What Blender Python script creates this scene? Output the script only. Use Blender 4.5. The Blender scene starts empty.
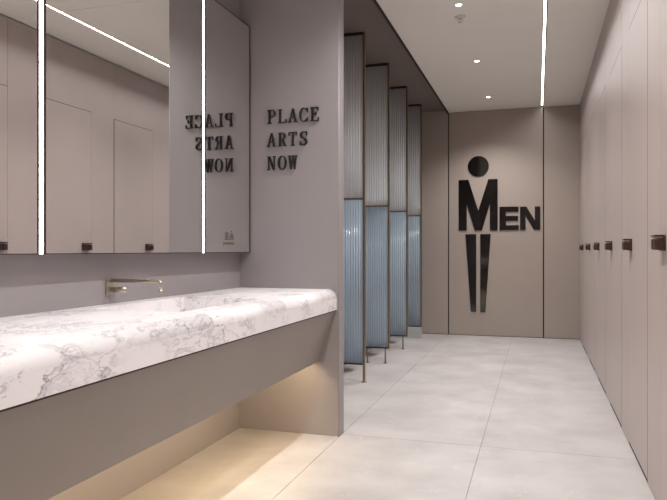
import bpy, bmesh, math, random
from mathutils import Vector, Matrix
random.seed(4)
scn = bpy.context.scene
col = scn.collection

# ------------------------------------------------------------------ materials
def nt(name):
    m = bpy.data.materials.new(name); m.use_nodes = True
    n = m.node_tree.nodes; l = m.node_tree.links
    return m, n, l, n['Principled BSDF']

def ramp(n, pts):
    r = n.new('ShaderNodeValToRGB'); e = r.color_ramp.elements
    while len(e) < len(pts): e.new(0.5)
    for i, (p, c) in enumerate(pts):
        e[i].position = p; e[i].color = (*c, 1) if len(c) == 3 else c
    return r

def srgb(r, g, b):
    f = lambda v: (v/255/12.92) if v/255 <= .04045 else ((v/255+.055)/1.055)**2.4
    return (f(r), f(g), f(b))

def noisy(name, c, rough=.5, var=.06, scale=3., metal=0., spec=.5, bump=0., stretch=(1,1,1), coat=0.):
    """a surface with a faint large-scale mottling and a fine grain"""
    m, n, l, p = nt(name)
    tc = n.new('ShaderNodeTexCoord'); mp = n.new('ShaderNodeMapping'); mp.inputs['Scale'].default_value = stretch
    l.new(tc.outputs['Object'], mp.inputs[0])
    t = n.new('ShaderNodeTexNoise'); t.inputs['Scale'].default_value = scale; t.inputs['Detail'].default_value = 5
    l.new(mp.outputs[0], t.inputs['Vector'])
    r = ramp(n, [(.3, tuple(v*(1-var) for v in c)), (.7, tuple(min(1, v*(1+var)) for v in c))])
    l.new(t.outputs['Fac'], r.inputs[0]); l.new(r.outputs[0], p.inputs['Base Color'])
    p.inputs['Roughness'].default_value = rough; p.inputs['Metallic'].default_value = metal
    p.inputs['Specular IOR Level'].default_value = spec
    p.inputs['Coat Weight'].default_value = coat
    if bump:
        b = n.new('ShaderNodeBump'); b.inputs['Strength'].default_value = bump; b.inputs['Distance'].default_value = .002
        t2 = n.new('ShaderNodeTexNoise'); t2.inputs['Scale'].default_value = 180
        l.new(mp.outputs[0], t2.inputs['Vector']); l.new(t2.outputs['Fac'], b.inputs['Height']); l.new(b.outputs[0], p.inputs['Normal'])
    return m

def emis(name, c, s):
    m, n, l, p = nt(name)
    p.inputs['Base Color'].default_value = (.8, .8, .8, 1)
    p.inputs['Emission Color'].default_value = (*c, 1); p.inputs['Emission Strength'].default_value = s
    return m

def marble():
    m, n, l, p = nt('white_marble')
    tc = n.new('ShaderNodeTexCoord')
    mp = n.new('ShaderNodeMapping'); mp.inputs['Rotation'].default_value = (.5, .4, .7); mp.inputs['Scale'].default_value = (1.25, .6, 1.25)
    l.new(tc.outputs['Object'], mp.inputs[0])
    w = n.new('ShaderNodeTexNoise'); w.inputs['Scale'].default_value = 3.2; w.inputs['Detail'].default_value = 6; w.inputs['Roughness'].default_value = .58
    l.new(mp.outputs[0], w.inputs['Vector'])
    sub = n.new('ShaderNodeVectorMath'); sub.operation = 'SUBTRACT'; sub.inputs[1].default_value = (.5, .5, .5)
    l.new(w.outputs['Color'], sub.inputs[0])
    sc = n.new('ShaderNodeVectorMath'); sc.operation = 'SCALE'; sc.inputs['Scale'].default_value = .9
    l.new(sub.outputs[0], sc.inputs[0])
    add = n.new('ShaderNodeVectorMath'); add.operation = 'ADD'
    l.new(mp.outputs[0], add.inputs[0]); l.new(sc.outputs[0], add.inputs[1])
    # sharp veins: borders of a warped cell pattern
    v = n.new('ShaderNodeTexVoronoi'); v.feature = 'DISTANCE_TO_EDGE'; v.inputs['Scale'].default_value = 6.0
    l.new(add.outputs[0], v.inputs['Vector'])
    r1 = ramp(n, [(0, (.9,.9,.9)), (.012, (.3,.3,.3)), (.045, (0,0,0))]); l.new(v.outputs['Distance'], r1.inputs[0])
    # veins fade in and out
    g = n.new('ShaderNodeTexNoise'); g.inputs['Scale'].default_value = 4.; g.inputs['Detail'].default_value = 3
    l.new(tc.outputs['Object'], g.inputs['Vector'])
    r2 = ramp(n, [(.42, (0,0,0)), (.62, (1,1,1))]); l.new(g.outputs['Fac'], r2.inputs[0])
    mul = n.new('ShaderNodeMath'); mul.operation = 'MULTIPLY'; l.new(r1.outputs[0], mul.inputs[0]); l.new(r2.outputs[0], mul.inputs[1])
    # cloudy grey drifts
    c = n.new('ShaderNodeTexNoise'); c.inputs['Scale'].default_value = 8.; c.inputs['Detail'].default_value = 6; c.inputs['Roughness'].default_value = .58
    l.new(add.outputs[0], c.inputs['Vector'])
    r3 = ramp(n, [(.50, (0,0,0)), (.56, (.6,.6,.6)), (.63, (0,0,0))]); l.new(c.outputs['Fac'], r3.inputs[0])
    mul2 = n.new('ShaderNodeMath'); mul2.operation = 'MULTIPLY'; l.new(r3.outputs[0], mul2.inputs[0]); l.new(r2.outputs[0], mul2.inputs[1])
    mx = n.new('ShaderNodeMix'); mx.data_type = 'RGBA'
    mx.inputs['A'].default_value = (*srgb(242, 238, 239), 1); mx.inputs['B'].default_value = (*srgb(168, 160, 168), 1)
    l.new(mul2.outputs[0], mx.inputs['Factor'])
    mx2 = n.new('ShaderNodeMix'); mx2.data_type = 'RGBA'; mx2.inputs['B'].default_value = (*srgb(96, 86, 98), 1)
    l.new(mx.outputs['Result'], mx2.inputs['A']); l.new(mul.outputs[0], mx2.inputs['Factor'])
    l.new(mx2.outputs['Result'], p.inputs['Base Color'])
    p.inputs['Roughness'].default_value = .32
    return m

def floor_mat():
    m, n, l, p = nt('beige_stone_tile')
    tc = n.new('ShaderNodeTexCoord')
    w = n.new('ShaderNodeTexNoise'); w.inputs['Scale'].default_value = 3.0; w.inputs['Detail'].default_value = 9; w.inputs['Roughness'].default_value = .62
    l.new(tc.outputs['Object'], w.inputs['Vector'])
    add = n.new('ShaderNodeVectorMath'); add.operation = 'MULTIPLY_ADD'; add.inputs[1].default_value = (.6,.6,.6)
    l.new(w.outputs['Color'], add.inputs[0]); l.new(tc.outputs['Object'], add.inputs[2])
    base = ramp(n, [(.3, srgb(172, 166, 164)), (.5, srgb(184, 179, 177)), (.7, srgb(194, 190, 187))])
    l.new(w.outputs['Fac'], base.inputs[0])
    v = n.new('ShaderNodeTexVoronoi'); v.feature = 'DISTANCE_TO_EDGE'; v.inputs['Scale'].default_value = 4.5
    l.new(add.outputs[0], v.inputs['Vector'])
    r1 = ramp(n, [(0, (1,1,1)), (.012, (0,0,0))]); l.new(v.outputs['Distance'], r1.inputs[0])
    g = n.new('ShaderNodeTexNoise'); g.inputs['Scale'].default_value = 7; l.new(tc.outputs['Object'], g.inputs['Vector'])
    r2 = ramp(n, [(.52, (0,0,0)), (.66, (.5,.5,.5))]); l.new(g.outputs['Fac'], r2.inputs[0])
    mul = n.new('ShaderNodeMath'); mul.operation = 'MULTIPLY'; l.new(r1.outputs[0], mul.inputs[0]); l.new(r2.outputs[0], mul.inputs[1])
    mx = n.new('ShaderNodeMix'); mx.data_type = 'RGBA'; mx.inputs['B'].default_value = (*srgb(238, 233, 228), 1)
    l.new(base.outputs[0], mx.inputs['A']); l.new(mul.outputs[0], mx.inputs['Factor'])
    l.new(mx.outputs['Result'], p.inputs['Base Color'])
    rr = ramp(n, [(.3, (.42,.42,.42)), (.7, (.52,.52,.52))]); l.new(w.outputs['Fac'], rr.inputs[0]); l.new(rr.outputs[0], p.inputs['Roughness'])
    return m

def glass_mat(name, c, tr):
    """frosted ribbed glass"""
    m, n, l, p = nt(name)
    tc = n.new('ShaderNodeTexCoord'); t = n.new('ShaderNodeTexNoise'); t.inputs['Scale'].default_value = 2
    l.new(tc.outputs['Object'], t.inputs['Vector'])
    r = ramp(n, [(.3, tuple(v*.96 for v in c)), (.7, tuple(v*1.04 for v in c))]); l.new(t.outputs['Fac'], r.inputs[0])
    l.new(r.outputs[0], p.inputs['Base Color'])
    p.inputs['Roughness'].default_value = .14; p.inputs['Specular IOR Level'].default_value = .7
    tl = n.new('ShaderNodeBsdfTranslucent'); l.new(r.outputs[0], tl.inputs['Color'])
    mx = n.new('ShaderNodeMixShader'); mx.inputs[0].default_value = tr
    l.new(p.outputs[0], mx.inputs[1]); l.new(tl.outputs[0], mx.inputs[2])
    l.new(mx.outputs[0], n['Material Output'].inputs['Surface'])
    return m

M = dict(
    panel=noisy('taupe_laminate', srgb(186, 172, 168), .42, .03, 1.5, bump=.05),
    back=noisy('taupe_wall_panel', srgb(170, 157, 148), .40, .03, 1.5, bump=.05),
    tile=noisy('grey_wall_tile', srgb(152, 146, 147), .50, .04, 1.2),
    apron=noisy('grey_laminate', srgb(148, 140, 134), .45, .04, 1.5, bump=.06),
    ceil=noisy('ceiling_paint', srgb(243, 240, 234), .8, .015, 1.),
    dark_ceil=noisy('dark_ceiling_paint', srgb(122, 112, 106), .8, .03, 1.),
    gap=noisy('dark_shadow_gap', srgb(52, 44, 42), .8, .05, 5.),
    grout=noisy('floor_grout', srgb(150, 143, 140), .9, .05, 20.),
    floor=floor_mat(), marble=marble(),
    handle=noisy('dark_brown_metal', srgb(74, 56, 54), .35, .06, 20., metal=.5),
    handle_light=noisy('brushed_bronze', srgb(190, 176, 172), .3, .03, 20., metal=.6),
    black=noisy('black_acrylic', srgb(15, 12, 12), .07, .05, 3., spec=.8),
    letter=noisy('black_metal', srgb(30, 25, 27), .35, .05, 20., metal=.2),
    frame=noisy('dark_metal_frame', srgb(62, 52, 50), .4, .05, 15., metal=.5),
    bronze=noisy('bronze_metal', srgb(140, 122, 98), .32, .06, 25., metal=.75),
    nickel=noisy('brushed_nickel', srgb(186, 178, 164), .28, .06, 40., metal=.85, stretch=(1,1,8)),
    white_paint=noisy('white_metal', srgb(225, 222, 218), .4, .02, 5.),
    ceramic=noisy('white_ceramic', srgb(232, 230, 228), .12, .01, 2.),
    glass_up=glass_mat('pale_ribbed_glass', srgb(246, 249, 251), .5),
    glass_low=glass_mat('blue_ribbed_glass', srgb(198, 212, 224), .45),
    plinth=noisy('pale_blue_stone', srgb(178, 184, 184), .4, .03, 5.),
    decal=noisy('grey_print', srgb(100, 94, 84), .6, .05, 60.),
    led=emis('led_white', (1, .98, .96), 12.),
    led_strip=emis('ceiling_led_white', (1, .97, .93), 9.),
    warm=emis('led_warm', (1, .72, .40), 12.),
    lamp=emis('downlight_glow', (1, .95, .88), 14.),
)
def mirror_mat():
    m, n, l, p = nt('mirror_glass')
    tc = n.new('ShaderNodeTexCoord'); t = n.new('ShaderNodeTexNoise'); t.inputs['Scale'].default_value = 1
    l.new(tc.outputs['Object'], t.inputs['Vector'])
    r = ramp(n, [(.3, (.86,.86,.85)), (.7, (.88,.88,.87))]); l.new(t.outputs['Fac'], r.inputs[0]); l.new(r.outputs[0], p.inputs['Base Color'])
    p.inputs['Metallic'].default_value = 1; p.inputs['Roughness'].default_value = 0.0
    return m
M['mirror'] = mirror_mat()

# ------------------------------------------------------------------ mesh helpers
class MB:
    def __init__(s): s.bm = bmesh.new(); s.mats = []
    def mi(s, m):
        if m not in s.mats: s.mats.append(m)
        return s.mats.index(m)
    def box(s, x0, x1, y0, y1, z0, z1, m, bev=0, seg=2):
        b = bmesh.new(); bmesh.ops.create_cube(b, size=1)
        bmesh.ops.scale(b, vec=(x1-x0, y1-y0, z1-z0), verts=b.verts)
        bmesh.ops.translate(b, vec=((x0+x1)/2, (y0+y1)/2, (z0+z1)/2), verts=b.verts)
        if bev: bmesh.ops.bevel(b, geom=b.edges[:], offset=bev, segments=seg, affect='EDGES', profile=.5)
        s.join(b, m); return s
    def join(s, b, m, smooth=False, mat=None):
        i = s.mi(m)
        if mat is not None: bmesh.ops.transform(b, matrix=mat, verts=b.verts)
        mp = {v: s.bm.verts.new(v.co) for v in b.verts}
        for f in b.faces:
            try: g = s.bm.faces.new([mp[v] for v in f.verts])
            except ValueError: continue
            g.material_index = i; g.smooth = smooth or f.smooth
        b.free()
    def prism(s, pts, axis, a0, a1, m, smooth_from=None):
        """pts: closed 2-D outline; extruded along axis 'y' (pts = x,z) / 'x' (pts = y,z) / 'z' (pts = x,y)"""
        b = bmesh.new()
        P = {'y': lambda p, a: (p[0], a, p[1]), 'x': lambda p, a: (a, p[0], p[1]), 'z': lambda p, a: (p[0], p[1], a)}[axis]
        A = [b.verts.new(P(p, a0)) for p in pts]; B = [b.verts.new(P(p, a1)) for p in pts]
        n = len(pts)
        c1 = b.faces.new(A); c2 = b.faces.new(B[::-1])
        for i in range(n): b.faces.new([A[i], B[i], B[(i+1) % n], A[(i+1) % n]])
        c1.normal_update(); c2.normal_update()
        bmesh.ops.triangulate(b, faces=[c1, c2])
        bmesh.ops.recalc_face_normals(b, faces=b.faces[:])
        s.join(b, m)
    def cyl(s, p0, p1, r0, m, r1=None, seg=20, caps=True):
        r1 = r0 if r1 is None else r1
        p0, p1 = Vector(p0), Vector(p1); d = p1-p0
        b = bmesh.new()
        bmesh.ops.create_cone(b, cap_ends=caps, segments=seg, radius1=r0, radius2=r1, depth=d.length)
        for f in b.faces: f.smooth = len(f.verts) == 4
        s.join(b, m, mat=Matrix.Translation((p0+p1)/2) @ d.to_track_quat('Z', 'Y').to_matrix().to_4x4())
    def lathe(s, prof, c, m, axis='z', seg=28):
        """prof: (radius, height) pairs"""
        b = bmesh.new(); rings = []
        for r, h in prof:
            ring = []
            for k in range(seg):
                a = 2*math.pi*k/seg; ring.append(b.verts.new((r*math.cos(a), r*math.sin(a), h)))
            rings.append(ring)
        for i in range(len(rings)-1):
            for k in range(seg):
                f = b.faces.new([rings[i][k], rings[i][(k+1) % seg], rings[i+1][(k+1) % seg], rings[i+1][k]]); f.smooth = True
        if prof[0][0] > 1e-5: b.faces.new(rings[0][::-1])
        if prof[-1][0] > 1e-5: b.faces.new(rings[-1])
        bmesh.ops.remove_doubles(b, verts=b.verts, dist=1e-6)
        s.join(b, m, mat=Matrix.Translation(c))
    def tube(s, pts, r, m, seg=12):
        pts = [Vector(p) for p in pts]; b = bmesh.new(); rings = []
        for i, p in enumerate(pts):
            t = (pts[min(i+1, len(pts)-1)]-pts[max(i-1, 0)]).normalized()
            u = t.cross(Vector((0, 1, 0))); u = u.normalized() if u.length > 1e-3 else Vector((1, 0, 0))
            v = t.cross(u)
            rings.append([b.verts.new(p+u*r*math.cos(2*math.pi*k/seg)+v*r*math.sin(2*math.pi*k/seg)) for k in range(seg)])
        for i in range(len(rings)-1):
            for k in range(seg):
                f = b.faces.new([rings[i][k], rings[i][(k+1) % seg], rings[i+1][(k+1) % seg], rings[i+1][k]]); f.smooth = True
        b.faces.new(rings[0][::-1]); b.faces.new(rings[-1])
        bmesh.ops.recalc_face_normals(b, faces=b.faces[:])
        s.join(b, m)
    def build(s, name, parent=None, origin=(0, 0, 0)):
        me = bpy.data.meshes.new(name)
        if parent is not None and parent.type == 'EMPTY': origin = parent.location
        off = Vector(origin)
        for v in s.bm.verts: v.co -= off
        s.bm.to_mesh(me); s.bm.free()
        for m in s.mats: me.materials.append(m)
        o = bpy.data.objects.new(name, me); col.objects.link(o)
        if parent is not None: o.parent = parent
        if parent is None: o.location = off
        return o

def empty(name, loc):
    o = bpy.data.objects.new(name, None); o.location = loc; o.empty_display_size = .1; col.objects.link(o); return o
def tag(o, label, cat, group=None):
    o['label'] = label; o['category'] = cat
    if group: o['group'] = group
    return o
def struct(o): o['kind'] = 'structure'; return o

# ------------------------------------------------------------------ measures (metres; camera stands at x = y = 0)
XR, XL, YB, H = .481, -1.71, 8.35, 2.81     # right wall face, left wall face, end wall face, ceiling
YP, XP = 3.595, -1.086                      # partition face and its free edge
YN = -1.6                                   # wall behind
XS = -1.075                                 # edge of the main ceiling / stall ceiling
ZS = 2.835
XM = -1.64                                  # mirror face

# ------------------------------------------------------------------ floor: slabs with joints
b = MB()
g = .0015
xs = [XL-.1, -1.085, -.295, .56]
ys = [YN-.1, .45, 3.65, 6.85, YB+.1]
for i in range(3):
    for j in range(4):
        b.box(xs[i]+g, xs[i+1]-g, ys[j]+g, ys[j+1]-g, -.02, 0, M['floor'])
b.box(XL-.1, .56, YN-.1, YB+.1, -.06, -.0035, M['grout'])
struct(b.build('floor'))

# ------------------------------------------------------------------ ceiling
b = MB()
SX0, SX1 = .037, .069                        # light slot
cy = [YN-.1, -1.5, 1.24, 3.98, 5.36, YB+.1]
for i in range(len(cy)-1):
    y0, y1 = cy[i]+(.0008 if cy[i] > 5 else .003), cy[i+1]-(.0008 if cy[i+1] > 5 else .003)
    b.box(XS, SX0, y0, y1, H, H+.02, M['ceil'])
b.box(SX1+.002, .56, YN-.1, YB+.1, H, H+.02, M['ceil'])
b.box(XL-.1, XS, YN-.1, YP+.09, H, H+.02, M['ceil'])
b.box(XL-.1, .56, YN-.1, YB+.1, H+.06, H+.10, M['gap'])
struct(b.build('ceiling'))
b = MB()
b.box(XL-.1, XS-.012, YP+.09, YB+.1, ZS, ZS+.02, M['dark_ceil'])
struct(b.build('ceiling_stalls'))
b = MB()
b.box(XS-.014, XS+.003, YP+.09, YB, H-.012, ZS+.02, M['gap'])
struct(b.build('trim_1'))

# ------------------------------------------------------------------ walls
b = MB(); b.box(XL-.1, XL, YN-.1, YB+.1, 0, H+.05, M['tile']); struct(b.build('wall_left'))
b = MB(); b.box(XL-.1, .56, YN-.1, YN, 0, H+.05, M['panel']); struct(b.build('wall_rear'))
# end wall: three panels divided by dark joints
b = MB()
for x0, x1 in ((XL, XS-.007), (XS+.007, .064), (.078, XR+.02)):
    b.box(x0, x1, YB, YB+.03, .006, H-.004 if x0 > XS else ZS, M['back'], .0015, 1)
b.box(XL-.1, .56, YB+.02, YB+.1, 0, H+.05, M['gap'])
struct(b.build('wall_end'))
# partition that carries the lettering: stub wall with a softened free edge
b = MB()
R_ = .004; T_ = .095
pts = [(XL, YP), (XP-R_, YP)]
for k in range(1, 9):
    a = math.pi/2*k/8; pts.append((XP-R_+R_*math.sin(a), YP+R_-R_*math.cos(a)))
pts += [(XP, YP+T_), (XL, YP+T_)]
b.prism(pts, 'z', 0, H, M['tile'])
o = struct(b.build('wall_partition'))
for f in o.data.polygons: f.use_smooth = abs(f.normal.z) < .5 and f.area < .1

# right wall: cubicle fronts, seven doors
DW, BAY, Y0 = .64, .961, 3.29
ZD = 2.285
kk = range(-4, 5)
b = MB()
for k in kk:
    h0 = Y0+BAY*k; l0 = h0+DW; h1 = h0+BAY
    e = .0055; el = .0007
    y1 = min(h1-e, YB-.002)
    if k == 4: y1 = YB-.004
    # L-shaped panel: over-door header + pilaster in one sheet
    b.box(XR+.0006, XR+.04, h0-e, h0+e, .003, ZD+.002, M['gap']); b.box(XR+.002, XR+.04, h0+e, l0, .001, .017, M['gap'])
    b.box(XR+.0006, XR+.04, h0+e, l0-.002, ZD+.0005, ZD+.0038, M['gap'])
    if k == 0:
        b.box(XR, XR+.045, h0+.001, l0-.0015, ZD+.004, H-.010, M['panel']); b.box(XR, XR+.045, l0+.0015, y1, .003, H-.010, M['panel']); continue
    y2 = max(y1, h1-.001) if k < 4 else y1
    b.prism([(l0+el, .003), (y1, .003), (y1, ZD+.002), (y2, ZD+.002), (y2, H-.010), (h0+.001, H-.010), (h0+.001, ZD+.004), (l0+el, ZD+.004)], 'x', XR, XR+.045, M['panel'])
b.box(XR, XR+.045, YN, Y0+BAY*-4-.003, .003, H-.010, M['panel'])
b.box(XR+.041, XR+.1, YN-.1, YB+.1, 0, H+.05, M['gap'])
struct(b.build('wall_right'))
for i, k in enumerate(kk):
    h0 = Y0+BAY*k; l0 = h0+DW; e = .0055
    d = MB(); d.box(XR, XR+.038, h0+e, l0-.0007, .018, ZD, M['panel'], .001, 1)
    d = struct(d.build('door_%d' % (i+1), origin=(XR, h0, 0)))
    # latch: dark rounded block with an indicator lip along its top
    hy = l0-.130
    m = MB()
    m.box(XR-.040, XR-.006, hy, hy+.043, 1.070, 1.116, M['handle'], .007, 3)
    m.box(XR-.040, XR-.006, hy+.049, hy+.094, 1.070, 1.116, M['handle'], .007, 3)
    m.box(XR-.010, XR+.001, hy-.002, hy+.096, 1.066, 1.130, M['handle'], .003, 2)
    m.box(XR-.033, XR-.006, hy+.01, hy+.086, 1.078, 1.108, M['handle'])
    h_ = m.build('door_handle', origin=(XR, h0, 0)); h_.parent = d; h_.location = (0, 0, 0)
    m = MB()
    m.box(XR-.034, XR-.008, hy+.004, hy+.090, 1.1175, 1.1225, M['handle_light'], .001, 1)
    m.box(XR-.040, XR-.008, hy, hy+.094, 1.1235, 1.1300, M['handle'], .001, 1)
    t_ = m.build('indicator', origin=(XR, h0, 0)); t_.parent = h_; t_.location = (0, 0, 0)

# ------------------------------------------------------------------ linear ceiling light
root = tag(empty('linear_ceiling_light', (.053, 3.4, H)), 'long slim white linear light recessed along the corridor ceiling', 'ceiling light')
b = MB()
b.box(SX0+.0005, SX0+.007, YN, YB-.03, H-.001, H+.05, M['frame']); b.box(SX1-.007, SX1-.0005, YN, YB-.03, H-.001, H+.05, M['frame'])
b.box(SX0+.007, SX1-.007, YN, YB-.03, H+.04, H+.05, M['frame'])
b.build('housing', root)
b = MB(); b.box(SX0+.0075, SX1-.0075, YN+.01, YB-.04, H+.0068, H+.03, M['led_strip'])
b.build('diffuser', root)

# ------------------------------------------------------------------ recessed downlights and a sprinkler
def downlight(x, y, label, z=H):
    r = tag(empty('downlight', (x, y, z)), label, 'ceiling light', 'round downlights in the corridor ceiling')
    b = MB(); b.lathe([(.021, 0), (.030, 0), (.031, -.0015), (.030, -.003), (.022, -.003), (.021, -.0005)], (x, y, z), M['white_paint'])
    b.build('trim_ring', r)
    b = MB(); b.lathe([(.0001, -.0022), (.0205, -.0022), (.0205, -.0004), (.0001, -.0004)], (x, y, z), M['lamp'])
    b.build('lens', r)
    return r
for y, lab in ((7.636, 'small round downlight in the ceiling nearest the end wall'),
               (6.15, 'small round downlight in the ceiling, middle of the three in view'),
               (4.702, 'small round downlight in the ceiling beside the sprinkler'),
               (3.25, 'small round downlight in the ceiling level with the lettered wall'),
               (.35, 'small round downlight in the ceiling closest to the rear wall'),
               (1.80, 'small round downlight in the ceiling over the near corridor')):
    downlight(-.533, y, lab)
r = tag(empty('sprinkler_head', (-.549, 4.94, H)), 'small pale sprinkler head hanging from the ceiling beside a downlight', 'sprinkler')
b = MB(); b.lathe([(.0001, 0), (.040, 0), (.041, -.004), (.030, -.010), (.014, -.014), (.0001, -.014)], (-.549, 4.94, H), M['white_paint']); b.build('escutcheon', r)
b = MB()
b.cyl((-.549, 4.94, H-.012), (-.549, 4.94, H-.024), .009, M['white_paint'])
for s in (-1, 1): b.tube([(-.549+s*.008, 4.94, H-.022), (-.549+s*.016, 4.94, H-.030), (-.549+s*.004, 4.94, H-.042)], .0025, M['white_paint'])
b.build('frame_arms', r)
b = MB(); b.lathe([(.0001, -.042), (.018, -.042), (.018, -.045), (.0001, -.045)], (-.549, 4.94, H), M['white_paint']); b.build('deflector', r)

# ------------------------------------------------------------------ glass urinal dividers
def ribbed(x0, x1, z0, z1, y, m, pitch=.0215, amp=.0045, base=.003):
    b = bmesh.new(); n = int(round((x1-x0)/pitch)); N = n*8
    f, r = [], []
    for i in range(N+1):
        t = i/N; x = x0+(x1-x0)*t; w = abs(math.sin(math.pi*t*n))
        f.append((x, y-base-amp*w)); r.append((x, y+base+amp*w))
    vf = [[b.verts.new((p[0], p[1], z)) for p in f] for z in (z0, z1)]
    vr = [[b.verts.new((p[0], p[1], z)) for p in r] for z in (z0, z1)]
    for i in range(N):
        for q in ([vf[0][i], vf[0][i+1], vf[1][i+1], vf[1][i]], [vr[0][i+1], vr[0][i], vr[1][i], vr[1][i+1]]):
            fc = b.faces.new(q); fc.smooth = True
        b.faces.new([vf[0][i+1], vf[0][i], vr[0][i], vr[0][i+1]]); b.faces.new([vf[1][i], vf[1][i+1], vr[1][i+1], vr[1][i]])
    for i, sgn in ((0, 1), (N, -1)):
        q = [vf[0][i], vf[1][i], vr[1][i], vr[0][i]]; b.faces.new(q if sgn > 0 else q[::-1])
    bmesh.ops.recalc_face_normals(b, faces=b.faces[:])
    mb = MB(); mb.join(b, m); return mb

FX0, FX1 = XL, -1.332
FZ0, FZR, FZT = .139, 1.486, ZS
fin_y = (5.14, 6.06, 6.97, 7.88)
labs = ('ribbed blue glass divider nearest the lettered wall', 'ribbed blue glass divider, second behind the lettered wall',
        'ribbed blue glass divider, third behind the lettered wall', 'ribbed blue glass divider nearest the end wall, on a pale plinth')
for i, y in enumerate(fin_y):
    r = tag(empty('glass_divider', (FX1, y, 0)), labs[i], 'partition screen', 'glass dividers along the stall side')
    ribbed(FX0+.012, FX1-.016, FZR+.008, FZT-.022, y, M['glass_up'], amp=.007, pitch=.024).build('upper_glass', r)
    ribbed(FX0+.012, FX1-.016, FZ0+.012, FZR-.008, y, M['glass_low'], amp=.008).build('lower_glass', r)
    b = MB(); b.box(FX1-.017, FX1, y-.014, y+.014, FZ0 if i else .0, FZT, M['bronze'], .0015, 1); b.build('post', r)
    b = MB(); b.box(FX0+.001, FX0+.013, y-.014, y+.014, FZ0, FZT, M['bronze']); b.build('wall_channel', r)
    b = MB(); b.box(FX0+.013, FX1-.017, y-.012, y+.012, FZT-.022, FZT, M['frame']); b.build('top_rail', r)
    b = MB(); b.box(FX0+.013, FX1-.017, y-.009, y+.009, FZR-.007, FZR+.007, M['bronze']); b.build('middle_rail', r)
    b = MB(); b.box(FX0+.013, FX1-.017, y-.010, y+.010, FZ0, FZ0+.013, M['frame']); b.build('bottom_rail', r)
    if i < 3:
        for fx in ((FX1-.009, -1.53), (-1.372, -1.545), (-1.385, -1.545))[i]:
            b = MB(); b.cyl((fx, y, .004), (fx, y, FZ0+.002), .0075, M['bronze']); b.lathe([(.0001, .0), (.022, .0), (.022, .004), (.009, .007), (.0001, .007)], (fx, y, 0), M['bronze'])
            b.build('foot', r)
    else:
        b = MB(); b.box(FX0+.002, FX1-.004, y-.016, y+.016, 0.0, FZ0-.001, M['plinth'], .002, 1); b.build('plinth', r)

# urinals on the stall wall, between the dividers
def urinal(y, label):
    r = tag(empty('urinal', (XL, y, .10)), label, 'urinal', 'urinals between the glass dividers')
    b = bmesh.new(); rings = []
    # horizontal D-shaped sections from bottom to rim to the tall back
    secs = [(.10, .12, .12), (.115, .16, .20), (.22, .18, .23), (.40, .185, .24), (.57, .19, .245), (.585, .19, .245)]
    for z, w, d in secs:
        ring = []
        for k in range(17):
            a = math.pi*k/16; ring.append(b.verts.new((XL+.001+d*math.sin(a), y-w*math.cos(a), z)))
        rings.append(ring)
    inner = [(.585, .165, .22), (.48, .15, .20), (.36, .10, .15), (.34, .04, .07)]
    for z, w, d in inner:
        rings.append([b.verts.new((XL+.02+max(0, d-.02)*math.sin(math.pi*k/16), y-w*math.cos(math.pi*k/16), z)) for k in range(17)])
    for i in range(len(rings)-1):
        for k in range(16):
            f = b.faces.new([rings[i][k], rings[i][k+1], rings[i+1][k+1], rings[i+1][k]]); f.smooth = True
    b.faces.new(rings[0]); b.faces.new(rings[-1])
    bmesh.ops.recalc_face_normals(b, faces=b.faces[:])
    m = MB(); m.join(b, M['ceramic']); m.box(XL+.001, XL+.05, y-.185, y+.185, .50, 1.04, M['ceramic'], .02, 3)
    m.build('bowl', r)
    m = MB(); m.lathe([(.0001, 0), (.028, 0), (.028, .012), (.0001, .014)], (0, 0, 0), M['nickel'])
    for v in m.bm.verts: v.co = Vector((XL+.001+v.co.z, y+v.co.x, 1.18+v.co.y))
    m.build('flush_sensor', r)
for i, y in enumerate((5.60, 6.515, 7.425)):
    urinal(y, ('white wall-hung urinal between the first and second glass dividers', 'white wall-hung urinal between the second and third glass dividers', 'white wall-hung urinal between the last two glass dividers')[i])

# ------------------------------------------------------------------ vanity: marble counter with a sunk basin
CT, CB, CX = .845, .727, -1.098
BX0, BX1, BY0, BY1 = -1.63, -1.235, 2.10, 2.80
def front_prof(xb):
    R = .05; p = [(xb, CB), (CX, CB), (CX, CT-R)]
    for k in range(1, 9):
        a = math.pi/2*k/8; p.append((CX-R+R*math.cos(a), CT-R+R*math.sin(a)))
    return p+[(xb, CT)]
r = tag(empty('vanity_counter', (-1.4, 1.3, CB)), 'thick white counter of grey-veined marble running under the mirrors', 'counter')
b = MB()
Yc0, Yc1 = -1.2, YP-.001
b.prism(front_prof(XL+.001), 'y', Yc0, BY0, M['marble']); b.prism(front_prof(BX1), 'y', BY0, BY1, M['marble']); b.prism(front_prof(XL+.001), 'y', BY1, Yc1, M['marble'])
b.box(XL+.001, BX0, BY0, BY1, CB, CT, M['marble'])
o = b.build('countertop', r)
for f in o.data.polygons: f.use_smooth = abs(f.normal.y) < .5 and .02 < abs(f.normal.z) < .995
# basin: sloping stone trough
b = MB(); t = .012; zb = .715
x0, x1, y0, y1 = BX0+.0005, BX1-.0005, BY0+.0005, BY1-.0005
b.box(x0, x0+t, y0, y1, zb, CT-.006, M['marble']); b.box(x1-t, x1, y0, y1, zb, CT-.006, M['marble'])
b.box(x0+t, x1-t, y0, y0+t, zb, CT-.006, M['marble']); b.box(x0+t, x1-t, y1-t, y1, zb, CT-.006, M['marble'])
b.prism([(x0+t, zb), (x1-t, zb), (x1-t, zb+.03), (x0+t, zb+.012)], 'y', y0+t, y1-t, M['marble'])
ba = b.build('basin', r)
b = MB(); b.lathe([(.0001, 0), (.024, 0), (.026, .002), (.022, .005), (.0001, .005)], (-1.56, 2.45, zb+.0165), M['nickel'])
dr = b.build('drain', origin=r.location); dr.parent = ba; dr.location = (0, 0, 0)

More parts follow.
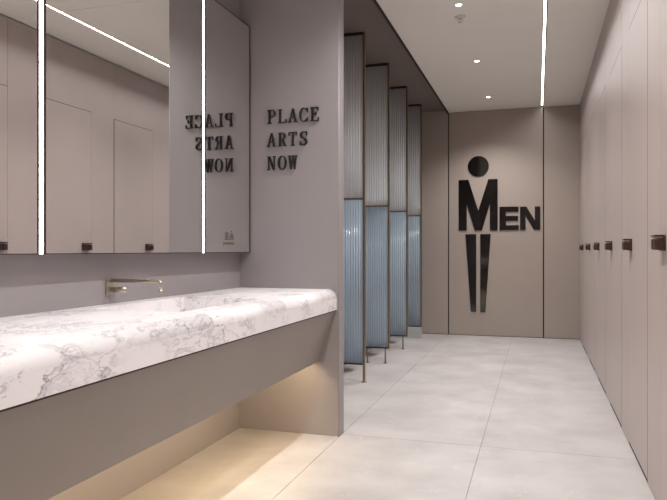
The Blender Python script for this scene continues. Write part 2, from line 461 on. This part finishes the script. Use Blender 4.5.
# slanting apron under the counter
r = tag(empty('vanity_apron', (-1.2, 1.3, .43)), 'plain grey panel slanting back beneath the marble counter', 'panel')
b = MB(); b.prism([(-1.111, CB-.0072), (-1.203, .428), (-1.221, .428), (-1.129, CB-.0072)], 'y', Yc0, Yc1, M['apron']); b.build('face_panel', r)
b = MB(); b.box(-1.20, -1.145, Yc0, Yc1, CB-.035, CB-.014, M['apron'])
b.box(-1.20, -1.106, Yc0, Yc1, CB-.007, CB-.001, M['gap']); b.build('bearer_and_shade_strip', r)  # dark filler strip paints in the shadow line between counter and apron
# warm LED strip tucked behind the apron
r = tag(empty('under_counter_light', (-1.27, 1.3, .47)), 'warm light strip hidden beneath the marble counter, glowing on the floor', 'light strip')
b = MB(); b.box(-1.262, -1.236, Yc0+.05, YP-.06, .449, .459, M['nickel']); b.build('channel', r)
b = MB(); b.box(-1.259, -1.239, Yc0+.06, YP-.07, .446, .4485, M['warm']); b.build('diffuser', r)
for yy in (-.8, .3, 1.4, 2.5, 3.4):
    b = MB(); b.box(-1.250, -1.208, yy-.01, yy+.01, .4595, .465, M['nickel']); b.build('bracket', r)

# ------------------------------------------------------------------ tap
r = tag(empty('wall_tap', (XL, 2.34, .92)), 'slim brushed-nickel tap reaching out from the wall over the basin', 'tap')
b = MB(); b.box(XL+.0005, XL+.009, 2.310, 2.372, .886, .948, M['nickel'], .002, 2); b.build('wall_plate', r)
b = MB(); b.cyl((XL+.009, 2.341, .904), (XL+.085, 2.341, .904), .0125, M['nickel']); b.cyl((XL+.085, 2.341, .904), (XL+.090, 2.341, .904), .0125, M['nickel'], .010)
b.build('handle', r)
b = MB()
P = [(XL+.005, 2.341, .934)]
P += [(XL+.23+.012*math.sin(a), 2.341, .934-.012+.012*math.cos(a)) for a in [math.pi/2*k/6 for k in range(7)]]
P += [(XL+.242, 2.341, .895)]
b.tube([(p[0], p[1], p[2]+.008) for p in P], .0075, M['nickel'])
b.cyl((XL+.242, 2.341, .906), (XL+.242, 2.341, .898), .009, M['nickel'])
b.build('spout', r)

# ------------------------------------------------------------------ mirror cabinets with vertical light bars between them
MZ0, MZ1 = 1.055, 2.404
bays = [(-.46, .7065, 'mirrored wall cabinet at the near end, left of all the light bars'), (.7375, 1.8505, 'mirrored wall cabinet left of the wide light bar'),
        (1.8815, 3.0045, 'mirrored wall cabinet between the two light bars'), (3.0355, 3.592, 'narrow mirrored wall cabinet beside the lettered wall')]
for y0, y1, lab in bays:
    r = tag(empty('mirror_cabinet', (XL, (y0+y1)/2, MZ0)), lab, 'mirror', 'mirror cabinets above the marble counter')
    b = MB(); b.box(XL+.001, XM-.006, y0+.002, y1-.002, MZ0+.002, MZ1-.002, M['frame']); b.build('cabinet_body', r)
    b = MB(); f = .005; f2 = .011 if y1 > 3.5 else f
    b.box(XM-.006, XM+.001, y0, y0+f, MZ0, MZ1, M['frame']); b.box(XM-.006, XM+.001, y1-f2, y1, MZ0, MZ1, M['frame'])
    b.box(XM-.006, XM+.001, y0+f, y1-f2, MZ0, MZ0+f*.6, M['frame']); b.box(XM-.006, XM+.001, y0+f, y1-f2, MZ1-f, MZ1, M['frame'])
    b.build('frame', r)
    b = MB(); b.box(XM-.0055, XM, y0+f, y1-f2, MZ0+f*.6, MZ1-f, M['mirror']); b.build('mirror_glass', r)
for y, lab in ((.722, 'vertical white light bar between the two nearest mirrors'), (1.866, 'wide vertical white light bar near the left of the mirrors'), (3.020, 'vertical white light bar beside the narrow mirror')):
    r = tag(empty('mirror_light_bar', (XL, y, MZ0)), lab, 'wall light', 'vertical light bars between the mirrors')
    b = MB(); b.box(XL+.001, XM, y-.0150, y-.0108, MZ0, MZ1, M['frame']); b.box(XL+.001, XM, y+.0108, y+.0150, MZ0, MZ1, M['frame']); b.box(XL+.001, XM-.010, y-.0108, y+.0108, MZ0, MZ1, M['frame']); b.build('housing', r)
    b = MB(); b.box(XM-.0095, XM-.001, y-.0100, y+.0100, MZ0+.001, MZ1-.001, M['led'], .001, 1); b.build('diffuser', r)

# small printed notice stuck low on the narrow mirror
r = tag(empty('mirror_sticker', (XM, 3.32, 1.10)), 'small grey printed sticker low on the narrow mirror', 'sticker')
X_ = XM+.0012
b = MB()
def flat(y0, y1, z0, z1): b.box(XM+.0001, X_, y0, y1, z0, z1, M['decal'])
# a hand reaching to a tissue box
flat(3.265, 3.290, 1.128, 1.168); flat(3.297, 3.303, 1.134, 1.168); flat(3.262, 3.372, 1.124, 1.131)
b.prism([(3.310, 1.134), (3.335, 1.165), (3.350, 1.165), (3.372, 1.134)], 'x', XM+.0001, X_, M['decal'])
flat(3.332, 3.345, 1.170, 1.178)
b.build('pictogram', r)
b = MB(); flat(3.243, 3.249, 1.094, 1.117)
y = 3.257
for w in (.012, .007, .012, .009, .012, .007, .012, .010, .009): flat(y, y+w, 1.100, 1.112); y += w+.003
b.build('caption_line', r)

# ------------------------------------------------------------------ lettering: PLACE / ARTS / NOW, slab-serif capitals
W_, T1, T2 = .66, .135, .058   # width / thick stroke / hairline, height = 1
def rect(x0, x1, z0, z1): return [(x0, z0), (x1, z0), (x1, z1), (x0, z1)]
def bar(p, q, w):
    (x0, z0), (x1, z1) = p, q
    return [(x0-w/2, z0), (x0+w/2, z0), (x1+w/2, z1), (x1-w/2, z1)]
def arc(cx_, cz, rx, rz, a0, a1, tf, n=18):
    """closed band; tf(a) gives half thickness in x"""
    o_, i_ = [], []
    for k in range(n+1):
        a = math.radians(a0+(a1-a0)*k/n); t = T2+(T1-T2)*abs(math.cos(a))
        o_.append((cx_+rx*math.cos(a), cz+rz*math.sin(a))); i_.append((cx_+(rx-t)*math.cos(a), cz+(rz-T2)*math.sin(a)))
    return [[o_[k], o_[k+1], i_[k+1], i_[k]] for k in range(n)]
S = .30
def stem(x, z0=0, z1=1): return rect(x-T1/2, x+T1/2, z0, z1)
def serif(x, z, w=S): return rect(x-w/2, x+w/2, z, z+T2) if z < .5 else rect(x-w/2, x+w/2, z-T2, z)
G = {
 'P': [stem(.19), serif(.19, 0), serif(.17, 1, .26), rect(.19, .42, 1-T2, 1), rect(.19, .42, .46, .46+T2), arc(.42, .73, .24, .27, -90, 90, 0)],
 'L': [stem(.19), serif(.19, 1), rect(.04, .64, 0, T2), [(.60, 0), (.66, 0), (.66, .27), (.61, .27)]],
 'A': [bar((.10, .0), (.33, 1), T2), bar((.55, 0), (.36, 1), T1), serif(.10, 0, .22), serif(.56, 0, .26), rect(.17, .50, .30, .30+T2)],
 'C': [arc(.36, .5, .33, .51, 42, 318, 0, 26), rect(.59, .65, .68, 1.0), rect(.59, .65, .0, .30)],
 'E': [stem(.19), rect(.04, .62, 1-T2, 1), rect(.04, .64, 0, T2), rect(.19, .46, .49, .49+T2), rect(.56, .62, .74, 1), rect(.59, .65, 0, .27), rect(.42, .47, .40, .64)],
 'R': [stem(.19), serif(.19, 0, .28), serif(.17, 1, .26), rect(.19, .38, 1-T2, 1), rect(.19, .38, .50, .50+T2), arc(.38, .75, .23, .25, -90, 90, 0), bar((.56, 0), (.38, .53), T1), rect(.48, .70, 0, T2)],
 'T': [stem(.34), serif(.34, 0, .32), rect(.03, .65, 1-T2, 1), rect(.03, .085, .74, 1), rect(.595, .65, .74, 1)],
 'S': [arc(.34, .74, .27, .27, 40, 262, 0, 20), arc(.34, .26, .28, .27, 98, -140, 0, 22), [(.16, .74), (.30, .62), (.60, .30), (.52, .20), (.36, .44), (.12, .58)], rect(.54, .60, .70, 1.0), rect(.07, .13, 0, .30)],
 'N': [rect(.12-T2/2, .12+T2/2, 0, 1), rect(.56-T2/2, .56+T2/2, 0, 1), [(.08, 1), (.24, 1), (.59, 0), (.46, 0)], serif(.12, 0, .22), serif(.56, 1, .22), rect(.02, .16, 1-T2, 1)],
 'O': [arc(.35, .5, .33, .52, 0, 360, 0, 32)],
 'W': [bar((.20, 0), (.08, 1), T1*.9), bar((.20, 0), (.34, .9), T2), bar((.48, 0), (.36, 1), T1*.9), bar((.48, 0), (.62, 1), T2), serif(.09, 1, .22), serif(.36, 1, .20), serif(.61, 1, .18)],
}
r = tag(empty('wall_lettering', (-1.526, YP, 1.545)), 'black raised serif letters reading PLACE ARTS NOW on the grey partition', 'lettering')
LH, LW = .080, .083
for row, (word, zb_) in enumerate((('PLACE', 1.8175), ('ARTS', 1.6805), ('NOW', 1.5435))):
    for i, ch in enumerate(word):
        x_ = -1.530+i*.0672
        b = MB()
        for j, pl in enumerate([q for pl in G[ch] for q in (pl if isinstance(pl[0], list) else [pl])]):
            d = .0006*j/10
            b.prism([(x_+p[0]*LW, zb_+p[1]*LH) for p in pl], 'y', YP-.011-d, YP-.0002, M['letter'])
        b.build('letter', r)['label'] = 'raised black letter '+ch

# ------------------------------------------------------------------ MEN sign on the end wall
r = tag(empty('restroom_sign', (-.705, YB, .3)), 'large glossy black figure and word MEN on the end wall panel', 'sign')
yf = YB-.012
b = MB(); b.prism([(-.704+.1285*math.cos(2*math.pi*k/48), 2.114+.1285*math.sin(2*math.pi*k/48)) for k in range(48)], 'y', yf, YB-.0002, M['black']); b.build('head_disc', r)
b = MB(); b.prism([(-.944, 1.949), (-.944, 1.315), (-.846, 1.315), (-.846, 1.645), (-.748, 1.315), (-.660, 1.315), (-.564, 1.645), (-.564, 1.315), (-.470, 1.315), (-.470, 1.949), (-.583, 1.949), (-.704, 1.560), (-.825, 1.949)], 'y', yf, YB-.0002, M['black']); b.build('letter', r)['label'] = 'tall letter M forming the torso of the figure'
b = MB(); b.prism([(-.447, 1.316), (-.220, 1.316), (-.220, 1.374), (-.371, 1.374), (-.371, 1.430), (-.228, 1.430), (-.228, 1.489), (-.371, 1.489), (-.371, 1.540), (-.222, 1.540), (-.222, 1.603), (-.447, 1.603)], 'y', yf, YB-.0002, M['black']); b.build('letter', r)['label'] = 'letter E'
b = MB(); b.prism([(-.203, 1.316), (-.139, 1.316), (-.139, 1.492), (-.040, 1.316), (.031, 1.316), (.031, 1.600), (-.030, 1.600), (-.030, 1.430), (-.128, 1.600), (-.203, 1.600)], 'y', yf, YB-.0002, M['black']); b.build('letter', r)['label'] = 'letter N'
for pts in ([(-.862, 1.268), (-.794, .298), (-.730, .298), (-.730, 1.268)], [(-.680, 1.268), (-.680, .298), (-.618, .298), (-.554, 1.268)]):
    b = MB(); b.prism(pts, 'y', yf, YB-.0002, M['black']); b.build('leg', r)

# ------------------------------------------------------------------ lamps
def area(name, loc, sx, sy, e, c, rot=(0, 0, 0), spread=math.pi):
    L = bpy.data.lights.new(name, 'AREA'); L.shape = 'RECTANGLE'; L.size = sx; L.size_y = sy; L.energy = e; L.color = c; L.spread = spread
    o = bpy.data.objects.new(name, L); o.location = loc; o.rotation_euler = rot; col.objects.link(o); return o
def spot(name, loc, e, c, ang=70, blend=.6, rot=(0, 0, 0), rad=.03):
    L = bpy.data.lights.new(name, 'SPOT'); L.energy = e; L.color = c; L.spot_size = math.radians(ang); L.spot_blend = blend; L.shadow_soft_size = rad
    o = bpy.data.objects.new(name, L); o.location = loc; o.rotation_euler = rot; col.objects.link(o); return o
WH = (1, .975, .955)
area('linear_lamp', (.053, (YN+YB-.6)/2, H+.0060), .015, YB-YN-.7, 34, WH)
for y in (7.636, 6.15, 4.702, 3.25, 1.80, .35): spot('downlight_lamp', (-.533, y, H-.006), 122, WH, 128, 1.)
area('under_counter_lamp', (-1.250, 1.20, .444), .018, 4.66, 17, (1, .77, .47), (0, math.radians(38), 0))

w = bpy.data.worlds.new('World'); scn.world = w; w.use_nodes = True
w.node_tree.nodes['Background'].inputs[0].default_value = (.9, .88, .86, 1); w.node_tree.nodes['Background'].inputs[1].default_value = .1

# ------------------------------------------------------------------ camera
cam = bpy.data.cameras.new('camera'); cam.sensor_width = 36; cam.lens = 655/667*36; cam.clip_start = .02
co = bpy.data.objects.new('camera', cam); col.objects.link(co)
co.location = (0, 0, 1.07); co.rotation_euler = (math.pi/2, 0, math.atan(203.9/655))
scn.camera = co
scn.view_settings.view_transform = 'Standard'; scn.view_settings.look = 'None'
scn.view_settings.exposure = .25; scn.view_settings.gamma = 1; scn.view_settings.use_curve_mapping = False
